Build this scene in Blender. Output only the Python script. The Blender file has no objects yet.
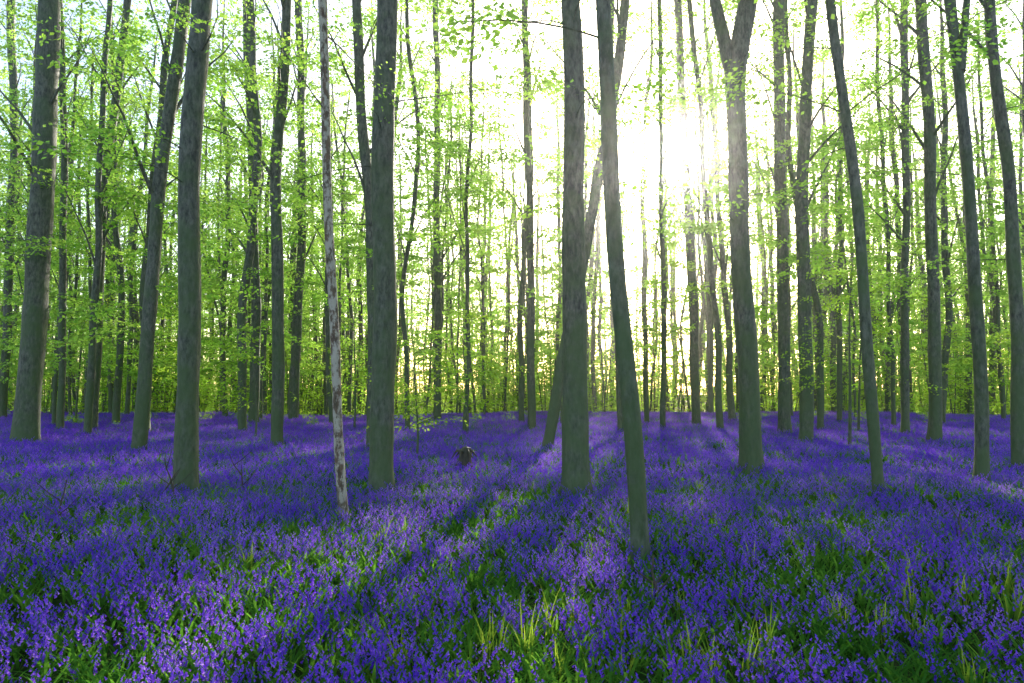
import bpy, math, random
import numpy as np
from mathutils import Vector, Euler, Matrix
sc=bpy.context.scene
R=np.random.default_rng(7)
SUN_EL=math.radians(18.3); SUN_AZ=math.radians(12.9)
SD=np.array([math.sin(SUN_AZ)*math.cos(SUN_EL),math.cos(SUN_AZ)*math.cos(SUN_EL),math.sin(SUN_EL)])

# ---------------------------------------------------------------- materials
def newmat(name):
    m=bpy.data.materials.new(name); m.use_nodes=True
    nt=m.node_tree; nt.nodes.clear()
    out=nt.nodes.new('ShaderNodeOutputMaterial')
    return m,nt,out
def N(nt,t,**kw):
    n=nt.nodes.new(t)
    for k,v in kw.items(): setattr(n,k,v)
    return n
def ramp(nt,stops):
    r=N(nt,'ShaderNodeValToRGB'); e=r.color_ramp.elements
    while len(e)<len(stops): e.new(0.5)
    for i,(p,c) in enumerate(stops):
        e[i].position=p; e[i].color=(*c,1)
    return r
def leafmat(name,difs,trs,mix=0.55,nscale=.35,ri=.55):
    m,nt,out=newmat(name); L=nt.links
    g=N(nt,'ShaderNodeNewGeometry')
    n1=N(nt,'ShaderNodeTexNoise'); n1.inputs['Scale'].default_value=nscale; n1.inputs['Detail'].default_value=0
    L.new(g.outputs['Position'],n1.inputs['Vector'])
    add=N(nt,'ShaderNodeMath',operation='MULTIPLY_ADD'); add.inputs[1].default_value=ri
    L.new(g.outputs['Random Per Island'],add.inputs[0])
    mm=N(nt,'ShaderNodeMapRange'); mm.inputs[1].default_value=.3; mm.inputs[2].default_value=.7; mm.inputs[4].default_value=1-ri
    L.new(n1.outputs['Fac'],mm.inputs[0]); L.new(mm.outputs[0],add.inputs[2])
    rd=ramp(nt,difs); rt=ramp(nt,trs)
    L.new(add.outputs[0],rd.inputs[0]); L.new(add.outputs[0],rt.inputs[0])
    d=N(nt,'ShaderNodeBsdfDiffuse'); t=N(nt,'ShaderNodeBsdfTranslucent')
    L.new(rd.outputs[0],d.inputs[0]); L.new(rt.outputs[0],t.inputs[0])
    mx=N(nt,'ShaderNodeMixShader'); mx.inputs[0].default_value=mix
    L.new(d.outputs[0],mx.inputs[1]); L.new(t.outputs[0],mx.inputs[2])
    L.new(mx.outputs[0],out.inputs[0])
    return m
M_leaf=leafmat('beech_leaf',[(0,(0.09,0.19,0.03)),(1,(0.16,0.26,0.045))],[(0.05,(0.36,0.72,0.07)),(0.95,(0.68,0.93,0.17))],0.72)
M_leafy=leafmat('understory_leaf',[(0,(0.10,0.21,0.02)),(1,(0.17,0.27,0.03))],[(0.1,(0.40,0.74,0.05)),(0.9,(0.70,0.9,0.10))],0.72)
M_bell=leafmat('bluebell_petal',[(0,(0.075,0.03,0.54)),(0.45,(0.13,0.055,0.74)),(0.8,(0.22,0.10,0.86)),(1,(0.46,0.28,0.92))],[(0,(0.34,0.12,0.86)),(.6,(0.66,0.31,0.93)),(1,(.9,.66,.96))],0.5,nscale=.9)
M_strap=leafmat('bluebell_leaf',[(0,(0.04,0.15,0.02)),(1,(0.10,0.26,0.03))],[(0,(0.12,0.38,0.03)),(1,(0.32,0.62,0.06))],0.48)
M_grass=leafmat('grass_blade',[(0,(0.09,0.19,0.025)),(1,(0.18,0.28,0.035))],[(0,(0.3,0.55,0.04)),(1,(0.6,0.75,0.07))],0.5)

def barkmat(name,c0,c1,moss,speck=None,mossamt=1.0,sc_=1.0):
    m,nt,out=newmat(name); L=nt.links
    g=N(nt,'ShaderNodeNewGeometry')
    mp=N(nt,'ShaderNodeMapping'); mp.inputs['Scale'].default_value=(9*sc_,9*sc_,3.2*sc_)
    L.new(g.outputs['Position'],mp.inputs['Vector'])
    n=N(nt,'ShaderNodeTexNoise'); n.inputs['Scale'].default_value=1.7; n.inputs['Detail'].default_value=5; n.inputs['Roughness'].default_value=0.75
    L.new(mp.outputs[0],n.inputs['Vector'])
    r=ramp(nt,[(0.38,c0),(0.62,c1)]); L.new(n.outputs['Fac'],r.inputs[0])
    col=r.outputs[0]
    if speck:
        n3=N(nt,'ShaderNodeTexNoise'); n3.inputs['Scale'].default_value=2.6; n3.inputs['Detail'].default_value=5; n3.inputs['Roughness'].default_value=0.7
        mp3=N(nt,'ShaderNodeMapping'); mp3.inputs['Scale'].default_value=(5,5,2.4)
        L.new(g.outputs['Position'],mp3.inputs['Vector']); L.new(mp3.outputs[0],n3.inputs['Vector'])
        r3=ramp(nt,[(0.45,(0,0,0)),(0.54,(1,1,1))]); L.new(n3.outputs['Fac'],r3.inputs[0])
        mx=N(nt,'ShaderNodeMixRGB'); mx.inputs[2].default_value=(*speck,1)
        L.new(r3.outputs[0],mx.inputs[0]); L.new(col,mx.inputs[1]); col=mx.outputs[0]
    n2=N(nt,'ShaderNodeTexNoise'); n2.inputs['Scale'].default_value=1.1; n2.inputs['Detail'].default_value=4; n2.inputs['Roughness'].default_value=0.7
    L.new(g.outputs['Position'],n2.inputs['Vector'])
    sx=N(nt,'ShaderNodeSeparateXYZ'); L.new(g.outputs['Position'],sx.inputs[0])
    mr=N(nt,'ShaderNodeMapRange'); mr.inputs[1].default_value=0; mr.inputs[2].default_value=6; mr.inputs[3].default_value=0.2; mr.inputs[4].default_value=0.0
    L.new(sx.outputs['Z'],mr.inputs[0])
    ad=N(nt,'ShaderNodeMath',operation='ADD'); L.new(n2.outputs['Fac'],ad.inputs[0]); L.new(mr.outputs[0],ad.inputs[1])
    r2=ramp(nt,[(0.45,(0,0,0)),(0.7,(mossamt,)*3)]); L.new(ad.outputs[0],r2.inputs[0])
    mx2=N(nt,'ShaderNodeMixRGB'); mx2.inputs[2].default_value=(*moss,1)
    L.new(r2.outputs[0],mx2.inputs[0]); L.new(col,mx2.inputs[1])
    b=N(nt,'ShaderNodeBsdfPrincipled'); b.inputs['Roughness'].default_value=0.62
    b.inputs['Specular IOR Level'].default_value=0.45
    L.new(mx2.outputs[0],b.inputs['Base Color'])
    bp=N(nt,'ShaderNodeBump'); bp.inputs['Strength'].default_value=0.9; bp.inputs['Distance'].default_value=0.02
    L.new(n.outputs['Fac'],bp.inputs['Height']); L.new(bp.outputs[0],b.inputs['Normal'])
    L.new(b.outputs[0],out.inputs[0])
    return m
M_bark=barkmat('beech_bark',(0.03,0.031,0.024),(0.175,0.17,0.13),(0.07,0.115,0.03),mossamt=.85)
M_birch=barkmat('birch_bark',(0.07,0.04,0.022),(0.2,0.11,0.065),(0.09,0.11,0.04),speck=(0.55,0.47,0.37),mossamt=0.3)
M_dead=barkmat('dead_wood',(0.03,0.02,0.014),(0.1,0.065,0.04),(0.05,0.07,0.03),mossamt=0.3)

def groundmat():
    m,nt,out=newmat('woodland_soil'); L=nt.links
    g=N(nt,'ShaderNodeNewGeometry')
    n=N(nt,'ShaderNodeTexNoise'); n.inputs['Scale'].default_value=9; n.inputs['Detail'].default_value=5; n.inputs['Roughness'].default_value=0.7
    L.new(g.outputs['Position'],n.inputs['Vector'])
    r=ramp(nt,[(0.3,(0.015,0.03,0.008)),(0.5,(0.035,0.07,0.015)),(0.7,(0.07,0.06,0.03))]); L.new(n.outputs['Fac'],r.inputs[0])
    b=N(nt,'ShaderNodeBsdfDiffuse')
    L.new(r.outputs[0],b.inputs[0]); L.new(b.outputs[0],out.inputs[0]); return m
M_ground=groundmat()

# ---------------------------------------------------------------- mesh helpers
class MB:
    def __init__(s): s.V=[];s.F=[];s.M=[];s.S=[];s.n=0
    def add(s,V,F,mat,smooth=False):
        V=np.asarray(V,float).reshape(-1,3);F=np.asarray(F,int).reshape(-1,4)
        s.V.append(V);s.F.append(F+s.n);s.M.append(np.full(len(F),mat));s.S.append(np.full(len(F),smooth));s.n+=len(V)
    def arrays(s): return np.concatenate(s.V),np.concatenate(s.F),np.concatenate(s.M),np.concatenate(s.S)
    def tube(s,P,r,n=8,mat=0,lobe=None):
        P=np.asarray(P,float);r=np.asarray(r,float);k=len(P)
        T=np.gradient(P,axis=0);T/=np.linalg.norm(T,axis=1)[:,None]+1e-9
        ref=np.array([1.,0,0]) if abs(T[0,0])<0.8 else np.array([0,1.,0])
        A=np.cross(T,ref);A/=np.linalg.norm(A,axis=1)[:,None]+1e-9;B=np.cross(T,A)
        a=np.linspace(0,2*math.pi,n,endpoint=False)
        rr=r[:,None]*np.ones(n)[None]
        if lobe is not None: rr=rr*lobe(P[:,2][:,None],a[None,:])
        V=P[:,None]+rr[...,None]*(np.cos(a)[None,:,None]*A[:,None]+np.sin(a)[None,:,None]*B[:,None])
        i=np.arange(k-1)[:,None]*n;j=np.arange(n)[None];j2=(j+1)%n
        F=np.stack([i+j,i+j2,i+n+j2,i+n+j],-1)
        s.add(V,F,mat,True)
def mkmesh(name,mb,mats):
    V,F,M,S=mb.arrays() if isinstance(mb,MB) else mb
    me=bpy.data.meshes.new(name)
    me.vertices.add(len(V));me.vertices.foreach_set('co',V.astype(np.float32).ravel())
    me.loops.add(F.size);me.loops.foreach_set('vertex_index',F.astype(np.int32).ravel())
    me.polygons.add(len(F));me.polygons.foreach_set('loop_start',np.arange(0,F.size,4,dtype=np.int32))
    for m in mats: me.materials.append(m)
    me.polygons.foreach_set('material_index',M.astype(np.int32))
    me.polygons.foreach_set('use_smooth',S.astype(bool))
    me.update(calc_edges=True)
    return me
def mkobj(name,me,parent=None,link=True,loc=None):
    o=bpy.data.objects.new(name,me)
    if link: sc.collection.objects.link(o)
    if parent: o.parent=parent
    if loc is not None: o.location=loc
    return o
def gz(x,y):
    x=np.asarray(x,float);y=np.asarray(y,float)
    u=0.05*np.sin(x*0.45+1.3)*np.cos(y*0.38)+0.035*np.sin(x*0.9+y*0.7)
    d=np.maximum(y-(41+3*np.sin(x*.13)+2*np.sin(x*.31+1)),0)
    return u*np.clip((60-y)/20,0.3,1)-7*(1-np.exp(-d*d/(d+8)/90))

# canopy gaps (places on the ground that the sun reaches)
LX=-1.95
gaps=[(5.6,10.9,0.6,1.8),(6.6,20,1.4,6),(16,25,2,5),(-9.5,15,1.2,3.5),(10.5,20,1.2,5),(-13,24,1.5,5),(1.5,17,.9,4),(-5,20,1.,5),(-3.8,8,.5,2),(3.6,8,.5,2),(2.2,30,1.5,6),(9,33,1.8,6),(-7,33,1.5,5),(-.3,9.5,.6,1.8)]
for i in range(26):
    y=R.uniform(4,42); gaps.append((R.uniform(-.8,.8)*y,y,R.uniform(.3,.9),R.uniform(1.5,5)))
def keep(P,rng):
    t=(P[:,2]-0.25)/SD[2]
    gx=P[:,0]-SD[0]*t; gy=P[:,1]-SD[1]*t
    k=np.ones(len(P),bool)
    ta=.229
    edge=.92+.12*np.sin(gy*2.3)+.1*np.sin(gy*5.1+1)
    k&=~((np.abs(gx-(LX+ta*(gy-5.2)))<edge)&(gy>2.0)&(gy<9.8))
    for cx,cy,a,b in gaps:
        dy=gy-cy;dx=gx-cx-ta*dy
        k&=~((dx/a)**2+(dy/b)**2<1)
    q=P-np.array([0,0,1.8]);l=q@SD;d=np.linalg.norm(q-l[:,None]*SD,axis=1)
    k&=~((d<0.05*l+0.4)&(rng.random(len(P))<0.3))
    k&=~((d<0.014*l+0.15))
    return k

def spray_leaves(mb,rng,P,az,K,L,W,ll,mat,droop=0.25,tilt=0.75,cull=False):
    n=len(P)
    if n==0: return
    u=rng.random((n,K));v=rng.uniform(-1,1,(n,K));Ls=L*rng.uniform(.6,1.25,(n,1))
    sh=np.sin(np.clip(u,.05,1)*math.pi*0.85+0.25)
    D=np.stack([np.cos(az),np.sin(az),np.zeros(n)],-1);S=np.stack([-np.sin(az),np.cos(az),np.zeros(n)],-1)
    pos=P[:,None]+D[:,None]*(u*Ls)[...,None]+S[:,None]*(v*W*sh)[...,None]
    roll=rng.normal(0,.25,(n,1))
    pos[...,2]+=rng.normal(0,.04,(n,K))-droop*Ls*u*u+v*W*roll
    a=az[:,None]+v*0.9+rng.normal(0,.5,(n,K))
    dz=rng.normal(-.4,.4,(n,K))
    d=np.stack([np.cos(a),np.sin(a),dz],-1);d/=np.linalg.norm(d,axis=-1)[...,None]
    nn=np.stack([rng.normal(0,tilt,(n,K)),rng.normal(0,tilt,(n,K)),np.ones((n,K))],-1)
    s=np.cross(nn,d);s/=np.linalg.norm(s,axis=-1)[...,None];nn=np.cross(d,s)
    l=(ll*rng.uniform(.65,1.2,(n,K)))[...,None]
    v0=pos;v1=pos+d*l*.48+s*l*.34+nn*l*.06;v2=pos+d*l;v3=pos+d*l*.48-s*l*.34+nn*l*.06
    V=np.stack([v0,v1,v2,v3],2).reshape(-1,4,3)
    if cull: V=V[keep(V[:,0],rng)]
    V=V.reshape(-1,3)
    F=np.arange(len(V)).reshape(-1,4)
    mb.add(V,F,mat,False)

def resample(pts,Htop):
    pts=sorted(pts,key=lambda p:p[1]);x=np.array([p[0] for p in pts]);z=np.array([p[1] for p in pts])
    zs=np.concatenate([np.array([-.35,-.1,.05,.15,.25,.4,.6,.9,1.3]),np.arange(1.8,Htop,.55)])
    sl=(x[-1]-x[-2])/(z[-1]-z[-2])*.6
    sl0=(x[1]-x[0])/(z[1]-z[0])
    def f(q):
        o=np.interp(q,z,x); o=np.where(q>z[-1],x[-1]+(q-z[-1])*sl,o); return np.where(q<z[0],x[0]+(q-z[0])*sl0,o)
    xs=sum(w*f(zs+dz) for dz,w in((-.9,.12),(-.45,.2),(0,.36),(.45,.2),(.9,.12)))
    return xs,zs
def build_tree(Y,pts,rb,rt,H=26,seed=0,nl=12,lo=8.,nsp=5,K=24,ll=.1,low=8,lowz=(3,9),forks=(),cull=True,sides=14,leafmat=1,spread=1.,dy=0.,mb=None,twigs=True,wob=1.):
    rng=np.random.default_rng(seed);mb=mb or MB()
    xs,zs=resample(pts,H)
    if sides<7: xs,zs=np.concatenate([xs[:9:4],xs[9::3],xs[-1:]]),np.concatenate([zs[:9:4],zs[9::3],zs[-1:]])
    ph=rng.uniform(0,6,3)
    ys=Y+dy*zs+0.04*np.sin(zs*.5+ph[0])*np.clip(zs/3,0,1)
    xs=xs+wob*0.02*np.sin(zs*1.3+ph[1])*np.clip(zs/3,0,1)+wob*.03*np.sin(zs*.6+ph[2])*np.clip(zs/3,0,1)
    g=float(gz(xs[0],Y))
    zt=max(p[1] for p in pts)
    def rad(z): return np.interp(z,[0,zt,H],[rb,rt,.025])*(1+.34*np.exp(-np.maximum(z,0)/.2))
    P=np.stack([xs,ys,zs+g],-1)
    p1,p2,p3=rng.uniform(0,6.28,3)
    def lobe(z,a):
        f=np.exp(-np.maximum(z-g,0)/.4)
        return 1+.06*np.sin(2*a+p1+z*.25)+.04*np.sin(3*a+p2+z*.9)+f*.18*np.sin(5*a+p3)+.025*np.sin(z*4+a*2)
    mb.tube(P,rad(zs)*(1+.03*np.sin(zs*2.1+p1)+.02*np.sin(zs*5+p2)),sides,0,lobe)
    SP=[];SA=[]
    axis=[(P,rad(zs))]
    for fk in forks:
        fx=np.array([p[0] for p in fk]);fz=np.array([p[1] for p in fk])
        sl=(fx[-1]-fx[-2])/(fz[-1]-fz[-2])*.5
        q=np.concatenate([np.linspace(fz[0],fz[-1],6),np.arange(fz[-1]+.8,H-1,.9)])
        X=np.where(q>fz[-1],fx[-1]+(q-fz[-1])*sl,np.interp(q,fz,fx))
        FP=np.stack([X,np.full(len(q),Y)+.02*(q-fz[0]),q+g],-1);fr=np.interp(q,[fz[0],fz[-1],H],[rt*.85,rt*.62,.025])
        mb.tube(FP,fr,10,0);axis.append((FP,fr))
    bs=6 if sides>7 else 3
    for i in range(nl):
        AP,AR=axis[i%len(axis)]
        z0=lo+(H-1.5-lo)*((i+rng.random())/nl)
        if z0<AP[0,2]-g+.3: z0=AP[0,2]-g+1
        k=int(np.argmin(np.abs(AP[:,2]-g-z0)))
        k=min(k,len(AP)-2)
        p=AP[k].copy();fr=1-(z0-lo)/(H-lo)
        Ln=(1.4+2.8*fr**.7*rng.uniform(.6,1.2))*spread
        az=rng.uniform(0,6.283);el=math.radians(rng.uniform(50,76))
        m=7 if sides>7 else 3;pts3=[p]
        for j in range(m):
            e=el-(j/m)*math.radians(rng.uniform(5,30));az+=rng.normal(0,.12)
            pts3.append(pts3[-1]+Ln/m*np.array([math.cos(e)*math.cos(az),math.cos(e)*math.sin(az),math.sin(e)]))
        pts3=np.array(pts3);r0=min(AR[k]*.36,.014+.011*Ln)
        mb.tube(pts3,np.linspace(r0,.006,m+1),bs,0)
        for j in range(nsp):
            t=rng.uniform(.25,1);fi=t*m;ii=min(int(fi),m-1);q=pts3[ii]+(pts3[ii+1]-pts3[ii])*(fi-ii)
            a2=az+rng.uniform(-1.3,1.3);l2=rng.uniform(.7,1.9)*spread
            e2=rng.uniform(-.05,.5)
            mid=q+l2*.5*np.array([math.cos(a2)*math.cos(e2),math.sin(a2)*math.cos(e2),math.sin(e2)])
            end=mid+l2*.5*np.array([math.cos(a2),math.sin(a2),rng.uniform(-.15,.1)])
            if twigs: mb.tube(np.array([q,mid,end]),[.009,.006,.003],3,0)
            for w in range(3):
                tt=rng.uniform(.2,1);SP.append(q+(end-q)*tt+[0,0,(mid-q-(end-q)*.5)[2]*math.sin(tt*3.14)]);SA.append(a2+rng.uniform(-.9,.9))
    for i in range(low):
        z0=rng.uniform(*lowz);k=int(np.argmin(np.abs(zs-z0)));p=P[k]
        az=rng.uniform(0,6.283);l2=rng.uniform(.8,2.8)
        m=5;pp=[p];e=rng.uniform(0,.5)
        for j in range(m):
            az+=rng.normal(0,.15);e-=rng.uniform(0.02,.17)
            pp.append(pp[-1]+l2/m*np.array([math.cos(az)*math.cos(e),math.sin(az)*math.cos(e),math.sin(e)]))
        pp=np.array(pp)
        if twigs: mb.tube(pp,np.linspace(.014,.003,m+1),3,0)
        for w in range(int(2+l2*2.2)):
            tt=rng.uniform(.3,1)*m;ii=min(int(tt),m-1)
            SP.append(pp[ii]+(pp[ii+1]-pp[ii])*(tt-ii));SA.append(az+rng.uniform(-1,1))
    SP=np.array(SP).reshape(-1,3);SA=np.array(SA)
    spray_leaves(mb,rng,SP,SA,K,1.05*spread,.4*spread,ll,leafmat,cull=cull)
    return mb

# ---------------------------------------------------------------- surveyed trees
TR=[
(20.59,[(-14.54,.22),(-14.44,4.47),(-14.42,9.12),(-14.45,13.91)],.36,.28,{}),
(36.3,[(-26.98,.22),(-26.98,6.5),(-27.06,14.7),(-27.6,23.1)],.21,.19,{}),
(27.95,[(-17.08,.22),(-17.05,5.42),(-17.01,10.45),(-16.75,13.45),(-16.31,18.24)],.2,.15,{}),
(18.2,[(-9.88,.22),(-9.72,3.08),(-9.57,6.33),(-9.4,9.38),(-9.07,12.5)],.186,.165,{}),
(11.07,[(-5.22,.22),(-5.27,2.42),(-5.3,4.89),(-5.29,6.58),(-5.23,8.31)],.186,.16,{}),
(19.8,[(-6.77,.2),(-6.81,4.4),(-6.98,7.9),(-6.83,11.6),(-6.75,13.5)],.17,.14,{}),
(32.1,[(-12.09,.2),(-12.09,5.9),(-12.43,11.7),(-13,20.7)],.22,.17,{}),
(34.1,[(-10.86,.2),(-10.74,6.2),(-10.62,12.3),(-11.07,21.8)],.24,.18,{}),
(11.5,[(-2.17,.2),(-2.18,2.4),(-2.2,5.),(-2.18,6.8),(-2.17,8.6)],.21,.165,{}),
(19.1,[(-3.89,.2),(-3.88,3.4),(-4.04,6.6),(-4.31,9.8),(-4.51,13.1)],.155,.13,{}),
(34.1,[(-3.67,.2),(-3.76,6.2),(-3.82,13.9),(-3.93,21.8)],.18,.15,{}),
(28.,[(.81,.2),(.78,5.4),(.67,11.7),(.51,18.2)],.16,.13,{}),
(11.1,[(1.02,.2),(1.02,2.4),(1.,4.9),(1.,6.6),(.99,8.3)],.22,.17,{}),
(18.5,[(.97,.2),(1.3,2.2),(1.8,4.5),(2.37,7.2),(2.84,10.1),(3.2,12.7)],.15,.13,{}),
(7.2,[(1.32,.2),(1.27,1.4),(1.2,2.4),(1.12,3.6),(1.05,4.8),(.99,6.)],.092,.078,{}),
(26.,[(4.15,.2),(4.07,3.2),(3.99,6.7),(3.92,11.),(3.9,17.1)],.14,.12,{}),
(28.,[(6.14,.2),(6.26,5.4),(6.23,11.7),(6.29,18.2)],.11,.09,{}),
(32.1,[(8.63,.2),(8.55,5.9),(8.4,10.8),(8.19,15.7),(8.08,20.7)],.22,.18,{}),
(13.7,[(4.75,.2),(4.73,2.4),(4.67,5.),(4.63,7.1),(4.6,8.3),(4.9,9.8)],.225,.185,{'forks':[[(4.6,8.0),(4.24,9.8)]]}),
(24.8,[(9.84,.2),(9.9,5.),(9.94,10.6),(10.02,16.4)],.22,.19,{}),
(21.8,[(9.32,.2),(9.43,4.),(9.42,7.9),(9.55,11.2),(9.98,14.6)],.21,.17,{}),
(10.74,[(5.69,.22),(5.64,1.61),(5.54,3.19),(5.43,5.45),(5.34,6.78),(5.22,8.12)],.09,.07,{}),
(20.98,[(12.9,.22),(13.08,3.9),(13.08,8.3),(13.06,11.52),(13.04,14.14)],.19,.16,{}),
(12.16,[(8.26,.22),(8.3,1.94),(8.34,4.28),(8.28,6.49),(8.23,7.81),(8.1,8.95)],.115,.095,{'forks':[[(8.23,7.6),(8.42,8.95)]]}),
(14.58,[(10.71,.22),(10.79,3.04),(10.87,6.31),(10.7,8.1),(10.58,10.37)],.13,.105,{}),
(25.96,[(14.84,.22),(15.07,5.16),(15.26,11.02),(15.5,17.07)],.15,.13,{}),
(27.25,[(-17.92,.22),(-18.02,4.12),(-18.13,9.41),(-18.72,17.83)],.14,.11,{}),
]
occ=[]
for i,(Y,pts,rb,rt,kw) in enumerate(TR):
    H=21+min(6,rb*26)
    near=Y<16
    mb=build_tree(Y,pts,rb,rt,H=H,seed=100+i,nl=13,lo=(8.5 if near else 6.5),nsp=5,K=24,ll=.09 if near else .12,
        low=(6 if near else 15),lowz=((4.5,9) if near else (3,12)),**kw)
    mkobj('beech_tree',mkmesh('beech_tree',mb,[M_bark,M_leaf])); occ.append((pts[0][0],Y))
mb=build_tree(9.1,[(-2.21,.2),(-2.34,1.4),(-2.41,3.),(-2.47,4.6),(-2.54,6.),(-2.64,7.2)],.068,.056,H=15,seed=55,nl=8,lo=8,nsp=3,K=16,ll=.06,low=2,lowz=(5,8),sides=12)
mkobj('birch_tree',mkmesh('birch_tree',mb,[M_birch,M_leaf])); occ.append((-2.2,9.1))

cnt=0;tries=0
while cnt<48 and tries<4000:
    tries+=1
    y=R.uniform(25,44);x=R.uniform(-.85,.85)*y+R.uniform(-3,3)
    if min((x-a)**2+(y-b)**2 for a,b in occ)<2.0**2: continue
    if abs(x-(LX+.229*(y-5.2)))<1.7: continue
    if abs(x-.229*y)<.7: continue
    occ.append((x,y));cnt+=1
    rb=R.choice([.07,.085,.1,.13,.17]);H=18+rb*35+R.uniform(-1,2)
    l1,l2,l3=R.normal(0,.4,3)
    pts=[(x,.2),(x+l1*.5,5),(x+l1*.5+l2,11),(x+l1+l2+l3,18)]
    mb=build_tree(y,pts,rb,rb*.75,H=H,seed=1000+cnt,nl=11,lo=6,nsp=4,K=22,ll=.15,low=15,lowz=(2.2,12),sides=9,dy=R.normal(0,.012),wob=2)
    mkobj('beech_tree',mkmesh('beech_tree',mb,[M_bark,M_leaf]))

# distant mass of trees: one object
FT=[];tries=0;mb=MB()
while len(FT)<500 and tries<20000:
    tries+=1
    y=44+80*R.random()**1.05;x=R.uniform(-.85,.85)*y+R.uniform(-6,6)
    if abs(x-(LX+.229*(y-5.2)))<1.5 and y<72: continue
    if any((x-a)**2+(y-b)**2<2.3 for a,b in FT): continue
    FT.append((x,y))
    rb=R.choice([.08,.1,.13,.16,.2,.09,.24]);l=R.normal(0,.4,3);H=20+rb*28+R.uniform(-1,2)
    far=y>75
    build_tree(y,[(x,.2),(x+l[0],6),(x+l[0]+l[1],12),(x+l.sum(),19)],rb,rb*.75,H=H,seed=2000+len(FT),nl=9,lo=6,nsp=3,K=10 if far else 14,ll=.27 if far else .21,low=10,lowz=(2.5,13),sides=6,spread=1.15,mb=mb,twigs=False,wob=2,dy=R.normal(0,.015))
mkobj('distant_beech_trees',mkmesh('distant_beech_trees',mb,[M_bark,M_leaf]))

# understory saplings beyond the crest: one object
def sapling_clump(mb,rng,x,y,s,K,ll):
    SP=[];SA=[];o=np.array([x,y,float(gz(x,y))])
    for j in range(3):
        a=rng.uniform(0,6.28);h=rng.uniform(3.5,6)*s*rng.uniform(.8,1.3)
        base=o+np.array([rng.normal(0,.4)*s,rng.normal(0,.4)*s,-.2]);top=base+np.array([math.cos(a)*.8*s,math.sin(a)*.8*s,h])
        mb.tube(np.array([base,(base+top)/2+[.1*s,0,0],top]),np.array([.035,.025,.008])*s,3,0)
        for w in range(24):
            t=rng.uniform(.1,1);az=rng.uniform(0,6.28);q=base+(top-base)*t
            rr=rng.uniform(.1,1.5)*(1.15-t*.8)*s
            SP.append(q+[math.cos(az)*rr,math.sin(az)*rr,rng.uniform(-.1,.3)*s]);SA.append(az)
    spray_leaves(mb,rng,np.array(SP),np.array(SA),K,1.0*s,.4*s,ll,1,cull=True)
rng=np.random.default_rng(900);mb=MB();cnt=0
while cnt<400:
    y=45+65*R.random()**1.1;x=R.uniform(-.9,.9)*y
    if math.sin(x*.21+y*.13)+math.sin(x*.09-y*.2+2)+R.normal(0,.7)<-.6: continue
    cnt+=1;s=R.uniform(.6,1.6);sapling_clump(mb,rng,x,y,s,11,.19*s**.5)
for i in range(130):
    y=R.uniform(31,46);x=R.uniform(-.85,.85)*y;sapling_clump(mb,rng,x,y,R.uniform(.05,.22),5,.07)
mkobj('understory_foliage',mkmesh('understory_foliage',mb,[M_bark,M_leafy]))

# ---------------------------------------------------------------- instancing
def gn(coll):
    ng=bpy.data.node_groups.new('scatter_'+coll.name,'GeometryNodeTree')
    ng.interface.new_socket('Geometry',in_out='INPUT',socket_type='NodeSocketGeometry')
    ng.interface.new_socket('Geometry',in_out='OUTPUT',socket_type='NodeSocketGeometry')
    n=ng.nodes;L=ng.links
    gi=n.new('NodeGroupInput');go=n.new('NodeGroupOutput')
    ci=n.new('GeometryNodeCollectionInfo');ci.inputs['Collection'].default_value=coll
    ci.inputs['Separate Children'].default_value=True;ci.inputs['Reset Children'].default_value=True
    ip=n.new('GeometryNodeInstanceOnPoints');ip.inputs['Pick Instance'].default_value=True
    def attr(nm,t):
        a=n.new('GeometryNodeInputNamedAttribute');a.data_type=t;a.inputs['Name'].default_value=nm;return a.outputs['Attribute']
    L.new(gi.outputs[0],ip.inputs['Points']);L.new(ci.outputs[0],ip.inputs['Instance'])
    L.new(attr('idx','INT'),ip.inputs['Instance Index'])
    L.new(attr('rot','FLOAT_VECTOR'),ip.inputs['Rotation']);L.new(attr('scl','FLOAT_VECTOR'),ip.inputs['Scale'])
    L.new(ip.outputs[0],go.inputs[0]);return ng
def scatter(name,P,rot,scl,idx,meshes):
    coll=bpy.data.collections.new(name+'_parts')
    for k,me in enumerate(meshes):
        coll.objects.link(bpy.data.objects.new('%s_part_%02d'%(name,k),me))
    me=bpy.data.meshes.new(name);n=len(P)
    me.vertices.add(n);me.vertices.foreach_set('co',np.asarray(P,np.float32).ravel())
    a=me.attributes.new('rot','FLOAT_VECTOR','POINT');a.data.foreach_set('vector',np.asarray(rot,np.float32).ravel())
    a=me.attributes.new('scl','FLOAT_VECTOR','POINT');a.data.foreach_set('vector',np.asarray(scl,np.float32).ravel())
    a=me.attributes.new('idx','INT','POINT');a.data.foreach_set('value',np.asarray(idx,np.int32))
    o=mkobj(name,me);md=o.modifiers.new('scatter','NODES');md.node_group=gn(coll);return o

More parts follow.
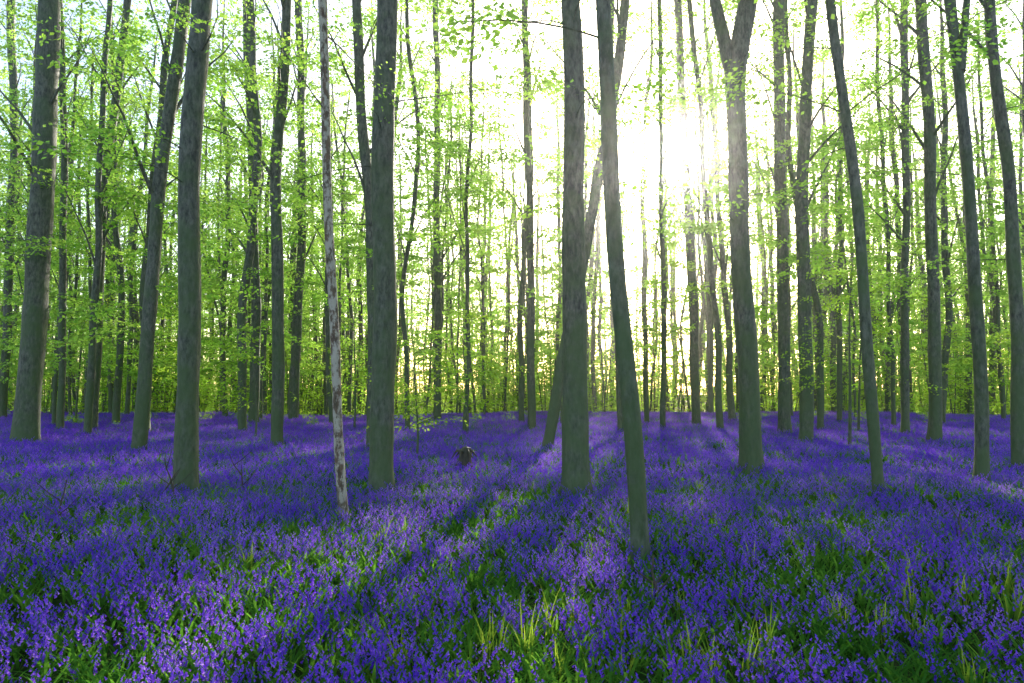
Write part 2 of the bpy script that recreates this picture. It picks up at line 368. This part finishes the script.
# ---------------------------------------------------------------- bluebells
def ribbon(mb,P,W,side,mat):
    P=np.asarray(P);W=np.asarray(W)[:,None]
    V=np.stack([P-side*W,P+side*W],1).reshape(-1,3);k=len(P)
    F=[[2*i,2*i+1,2*i+3,2*i+2] for i in range(k-1)]
    mb.add(V,F,mat,False)
def strap(mb,rng,l,w,mat,out=.5,seg=5):
    az=rng.uniform(0,6.28);d=np.array([math.cos(az),math.sin(az),0]);s=np.array([-math.sin(az),math.cos(az),0])
    t=np.linspace(0,1,seg);o=rng.uniform(.5,1)*out
    P=d[None]*(l*o*(t**1.6))[:,None]+np.array([0,0,1.])[None]*(l*(t-.42*o*t**2.6))[:,None]
    ribbon(mb,P,w*np.interp(t,[0,.25,.5,.75,1],[.6,1,1,.75,.1]),s,mat)
def bell(mb,p,d,ln,r,lod):
    d=d/np.linalg.norm(d);ref=np.array([0,0,1.]) if abs(d[2])<.9 else np.array([1.,0,0])
    a=np.cross(d,ref);a/=np.linalg.norm(a);b=np.cross(d,a);V=[]
    ns=4 if lod==0 else 3
    prof=((0,.4),(.75,.85),(1.,1.55)) if lod==0 else ((0,.5),(1.,1.35))
    for t,q in prof:
        for k in range(ns):
            an=k*2*math.pi/ns;V.append(p+d*ln*t+(a*math.cos(an)+b*math.sin(an))*r*q)
    F=[[i*ns+k,i*ns+(k+1)%ns,(i+1)*ns+(k+1)%ns,(i+1)*ns+k] for i in range(len(prof)-1) for k in range(ns)]
    mb.add(V,F,1,False)
def bluebell(seed,lod=0):
    rng=np.random.default_rng(seed);mb=MB();h=rng.uniform(.22,.36);az=rng.uniform(0,6.28);d=np.array([math.cos(az),math.sin(az),0])
    t=np.linspace(0,1,7);lean=rng.uniform(.1,.4)
    C=d[None]*(h*lean*t**2+h*.16*np.clip(t-.75,0,1)**1*4*.5)[:,None]+np.array([0,0,1.])[None]*(h*(t-.22*np.clip(t-.7,0,1)*1.5))[:,None]
    if lod==0: mb.tube(C,np.linspace(.003,.0014,7),3,0)
    nb=rng.integers(8,14) if lod==0 else 7
    k_=1.0 if lod==0 else 1.35
    for i in range(nb):
        tt=.46+.54*(i+.5)/nb;f=tt*6;ii=min(int(f),5);q=C[ii]+(C[ii+1]-C[ii])*(f-ii)
        a2=az+rng.normal(0,1.2);o=np.array([math.cos(a2),math.sin(a2),0])
        open_=1-.45*(i/nb)
        p=q+o*.012+[0,0,.003]
        bell(mb,p,o*.6+np.array([0,0,-1+.5*rng.random()]),.025*k_*open_*rng.uniform(.85,1.15),.0074*k_*open_,lod)
    for i in range(rng.integers(2,5) if lod==0 else 2): strap(mb,rng,rng.uniform(.16,.31),.0095 if lod==0 else .009,0,.8,4 if lod==0 else 3)
    return mb.arrays()
def leafy(seed,lod=0):
    rng=np.random.default_rng(seed);mb=MB()
    for i in range(7 if lod==0 else 5): strap(mb,rng,rng.uniform(.18,.35),.0095 if lod==0 else .011,0,.9,4 if lod==0 else 3)
    return mb.arrays()
TPL=[([bluebell(i,l) for i in range(14)],[leafy(50+i,l) for i in range(5)]) for l in (0,1)]
TS=2.4
def patch(seed,lod,dens,bias):
    rng=np.random.default_rng(seed);mb=MB();BL,LF=TPL[lod]
    ph=rng.uniform(0,6.28,6);n=int(TS*TS*dens)
    for i in range(n):
        px,py=rng.uniform(-TS/2,TS/2,2)
        e=min(1,(TS/2-max(abs(px),abs(py)))/.35)
        f=(.6*math.sin(3.1*px+ph[0]+math.sin(2.3*py+ph[1]))+.5*math.sin(3.7*py+ph[2]+px)+.35*math.sin(9*px+ph[3])*math.sin(8*py+ph[4]))*e
        pf=1/(1+math.exp(-(f*2.8+bias)))
        flower=rng.random()<pf
        if not flower and rng.random()<.25: continue
        T=BL[rng.integers(len(BL))] if flower else LF[rng.integers(len(LF))]
        a=rng.uniform(0,6.28);c,s_=math.cos(a),math.sin(a);k=rng.uniform(.72,1.12)*(1+.1*f)
        V=T[0]*k;V=np.stack([V[:,0]*c-V[:,1]*s_+px,V[:,0]*s_+V[:,1]*c+py,V[:,2]-.01],-1)
        mb.V.append(V);mb.F.append(T[1]+mb.n);mb.M.append(T[2]);mb.S.append(T[3]);mb.n+=len(V)
    return mkmesh('bluebell_patch',mb,[M_strap,M_bell])
pm=[patch(i,0,130,1.0) for i in range(6)]+[patch(30+i,1,100,1.5) for i in range(6)]
P=[];I=[];RZ=[]
for y in np.arange(1.6,58,TS):
    nx=int((.82*y+4)/TS)+1
    for ix in range(-nx,nx+1):
        X=ix*TS;P.append((X,y,float(gz(X,y))));I.append(int(R.integers(0,6))+(6 if y>12 else 0));RZ.append(math.pi/2*int(R.integers(0,4)))
P=np.array(P);n=len(P)
e=.3;sxx=(gz(P[:,0]+e,P[:,1])-gz(P[:,0]-e,P[:,1]))/(2*e);syy=(gz(P[:,0],P[:,1]+e)-gz(P[:,0],P[:,1]-e))/(2*e)
rx=np.arctan(syy);ry=-np.arctan(sxx)
rots=[]
for k in range(n):
    q=Euler((rx[k],ry[k],0)).to_matrix()@Matrix.Rotation(RZ[k],3,'Z');rots.append(tuple(q.to_euler()))
scatter('bluebell_carpet',P,rots,np.stack([np.ones(n),np.ones(n),R.uniform(.92,1.08,n)],-1),I,pm)

gt=[]
for k in range(4):
    rng=np.random.default_rng(70+k);mb=MB()
    for i in range(12):
        m2=MB();strap(m2,rng,rng.uniform(.2,.45),.0045,0,.4);V,F,M,S=m2.arrays();V[:,:2]+=rng.normal(0,.03,2);mb.add(V,F,0)
    gt.append(mkmesh('grass_tuft',mb,[M_grass]))
P=[]
for cx,cy,cn,sp in((1.2,4.7,10,.35),(-.15,4.6,6,.3),(2.5,5.1,7,.25),(.6,5.4,6,.4),(-6.5,10.5,6,1.2),(3.6,5.6,3,.4)):
    for i in range(cn):
        x,y=cx+R.normal(0,sp),cy+R.normal(0,sp*.8);P.append((x,y,float(gz(x,y))))
for i in range(90):
    y=R.uniform(4,30);x=R.uniform(-.8,.8)*y;P.append((x,y,float(gz(x,y))))
P=np.array(P);n=len(P);s=R.uniform(.6,1.1,n)
scatter('grass',P,np.stack([np.zeros(n),np.zeros(n),R.uniform(0,6.28,n)],-1),np.stack([s,s,s],-1),R.integers(0,4,n),gt)

# ---------------------------------------------------------------- ground
xs=np.concatenate([-np.geomspace(600,62,14),np.linspace(-60,60,161),np.geomspace(62,600,14)])
ys=np.concatenate([-np.geomspace(300,8,10),np.linspace(-7,130,184),np.geomspace(135,900,14)])
XX,YY=np.meshgrid(xs,ys);V=np.stack([XX,YY,gz(XX,YY)],-1).reshape(-1,3)
i=np.arange(len(ys)-1)[:,None]*len(xs);j=np.arange(len(xs)-1)[None]
F=np.stack([i+j,i+j+1,i+len(xs)+j+1,i+len(xs)+j],-1).reshape(-1,4)
mkobj('ground',mkmesh('ground',(V,F,np.zeros(len(F)),np.ones(len(F))),[M_ground]))

# ---------------------------------------------------------------- young beeches growing among the trunks
def sapling(x,y,h,seed,z0=.28,rch=1.3,nb=22):
    rng=np.random.default_rng(seed);mb=MB();b=np.array([x,y,float(gz(x,y))-.1])
    l=rng.normal(0,.05,2);t=np.linspace(0,1,7)
    st=b+np.stack([l[0]*h*t**2+.04*np.sin(t*6),l[1]*h*t**2,h*t],-1)
    mb.tube(st,np.linspace(.012+.007*h,.005,7),7,0)
    SP=[];SA=[]
    for i in range(nb):
        u=z0+(1-z0)*(i+rng.random())/nb;f=u*6;ii=min(int(f),5);q=st[ii]+(st[ii+1]-st[ii])*(f-ii)
        az=rng.uniform(0,6.28);ln=rng.uniform(.5,1)*rch*(1.25-.7*u)
        e_=q+[ln*math.cos(az),ln*math.sin(az),rng.uniform(-.05,.25)];mid=(q+e_)/2+[0,0,.1*ln]
        mb.tube(np.array([q,mid,e_]),[.008,.006,.002],4,0)
        for w in range(int(2+2*ln)):
            SP.append(q+(e_-q)*rng.uniform(.15,1)+[0,0,.05]);SA.append(az+rng.uniform(-.8,.8))
    spray_leaves(mb,rng,np.array(SP),np.array(SA),18,.75,.3,.085 if y<22 else .11,1,cull=True)
    mkobj('beech_sapling',mkmesh('beech_sapling',mb,[M_bark,M_leafy]))
for k,(x,y,h,rc,nb) in enumerate([(-2.25,16.2,3.0,1.4,26),(9.9,20.2,6.2,2.,30),(-6.2,27,5.5,2.,28),(-14,30,6.5,2.2,30),(2.2,31,5.,2.,26),(13.6,27,6.5,2.2,30),(-1.6,24.5,4.6,1.8,26),(19.5,31,6.5,2.3,28),(-21,33,6.5,2.3,28),(-8.4,22.5,3.6,1.4,20),(16,21,4.2,1.6,22)]):
    sapling(x,y,h,300+k,rch=rc,nb=nb)
mb=MB();b=np.array([-.98,14.2,float(gz(-.98,14.2))+.12])
zz=np.array([-.3,.05,.2,.34,.42,.44]);mb.tube(np.stack([b[0]+zz*.1,np.full(6,b[1]),b[2]+zz],-1),[.2,.16,.13,.12,.08,.01],12,0,lambda z,a:1+.2*np.sin(3*a+z*9)+.12*np.sin(7*a))
for a in np.linspace(0,6.28,7)[:-1]:
    mb.tube(np.array([b+[0,0,.28],b+[.16*math.cos(a),.16*math.sin(a),.36],b+[.26*math.cos(a+.3),.26*math.sin(a+.3),.22]]),[.05,.03,.01],6,0)
mkobj('tree_stump',mkmesh('tree_stump',mb,[M_dead]))
def deadbranch(x,y,h,lean,seed,r=.014):
    rng=np.random.default_rng(seed);mb=MB();b=np.array([x,y,float(gz(x,y))-.05])
    t=np.linspace(0,1,6);P=b+np.stack([lean*t,0.1*t,h*t],-1)+rng.normal(0,.012,(6,3));mb.tube(P,np.linspace(r,r*.35,6),6,0)
    for i in range(3):
        k=rng.integers(2,5);a=rng.uniform(0,6.28);q=P[k];l=h*rng.uniform(.3,.55)
        mb.tube(np.array([q,q+[l*.5*math.cos(a),l*.3*math.sin(a),l*.35],q+[l*math.cos(a),l*.6*math.sin(a),l*.8]]),[r*.5,r*.35,r*.15],5,0)
    mkobj('dead_branch',mkmesh('dead_branch',mb,[M_dead]))
deadbranch(-5.0,10.4,.75,-.3,1,.018);deadbranch(-5.35,10.3,.6,.35,2,.016);deadbranch(-4.1,11.0,.8,-.45,3,.018);deadbranch(-5.49,8.32,.65,.05,4,.016);deadbranch(4.62,7.24,.55,.15,5,.016);deadbranch(1.2,5.76,.48,-.02,6,.02)

# ---------------------------------------------------------------- added haze volume, scatters a glow around the sun
m,nt,out=newmat('sun_glow_haze')
vs=N(nt,'ShaderNodeVolumeScatter');vs.inputs['Color'].default_value=(1,1,.96,1);vs.inputs['Density'].default_value=.001;vs.inputs['Anisotropy'].default_value=.92
nt.links.new(vs.outputs[0],out.inputs['Volume'])
bx=[(x,y,z) for z in(-12,32) for y in(-25,130) for x in(-120,120)]
me=bpy.data.meshes.new('sun_glow_haze');me.from_pydata(bx,[],[(0,1,5,4),(1,3,7,5),(3,2,6,7),(2,0,4,6),(4,5,7,6),(0,2,3,1)]);me.materials.append(m)
mkobj('sun_glow_haze',me)

# ---------------------------------------------------------------- light, sky, camera
w=bpy.data.worlds.new('World');sc.world=w;w.use_nodes=True;nt=w.node_tree
bg=nt.nodes['Background'];sky=nt.nodes.new('ShaderNodeTexSky');sky.sky_type='NISHITA';sky.sun_disc=False
sky.sun_elevation=SUN_EL;sky.sun_rotation=SUN_AZ;sky.air_density=1.0;sky.dust_density=2.0;sky.ozone_density=1.0;sky.altitude=50
# bright circumsolar aureole of the hazy sky, fixed to the sun's direction
tc=nt.nodes.new('ShaderNodeTexCoord');dp=nt.nodes.new('ShaderNodeVectorMath');dp.operation='DOT_PRODUCT';dp.inputs[1].default_value=tuple(SD)
nt.links.new(tc.outputs['Generated'],dp.inputs[0])
mxm=nt.nodes.new('ShaderNodeMath');mxm.operation='MAXIMUM';mxm.inputs[1].default_value=0;nt.links.new(dp.outputs['Value'],mxm.inputs[0])
tot=None
for ex,am in((2500,260),(500,6)):
    p=nt.nodes.new('ShaderNodeMath');p.operation='POWER';p.inputs[1].default_value=ex;nt.links.new(mxm.outputs[0],p.inputs[0])
    q=nt.nodes.new('ShaderNodeMath');q.operation='MULTIPLY';q.inputs[1].default_value=am;nt.links.new(p.outputs[0],q.inputs[0])
    if tot is None: tot=q
    else:
        a=nt.nodes.new('ShaderNodeMath');a.operation='ADD';nt.links.new(tot.outputs[0],a.inputs[0]);nt.links.new(q.outputs[0],a.inputs[1]);tot=a
cb=nt.nodes.new('ShaderNodeCombineXYZ')
for k,c in enumerate((1,.95,.82)):
    q=nt.nodes.new('ShaderNodeMath');q.operation='MULTIPLY';q.inputs[1].default_value=c;nt.links.new(tot.outputs[0],q.inputs[0]);nt.links.new(q.outputs[0],cb.inputs[k])
va=nt.nodes.new('ShaderNodeVectorMath');va.operation='ADD';nt.links.new(sky.outputs[0],va.inputs[0]);nt.links.new(cb.outputs[0],va.inputs[1])
nt.links.new(va.outputs[0],bg.inputs[0]);bg.inputs[1].default_value=.38
ld=bpy.data.lights.new('sun','SUN');ld.energy=8;ld.angle=math.radians(.8);ld.color=(1,.93,.8)
lo_=bpy.data.objects.new('sun',ld);sc.collection.objects.link(lo_);lo_.rotation_euler=Vector(SD).to_track_quat('Z','Y').to_euler()
cd=bpy.data.cameras.new('camera');cam=bpy.data.objects.new('camera',cd);sc.collection.objects.link(cam)
cd.sensor_width=36;cd.lens=24.01;cd.clip_end=3000;cam.location=(0,0,1.8);cam.rotation_euler=(math.radians(93.9),0,0)
sc.camera=cam
sc.view_settings.view_transform='Standard';sc.view_settings.look='None';sc.view_settings.exposure=0
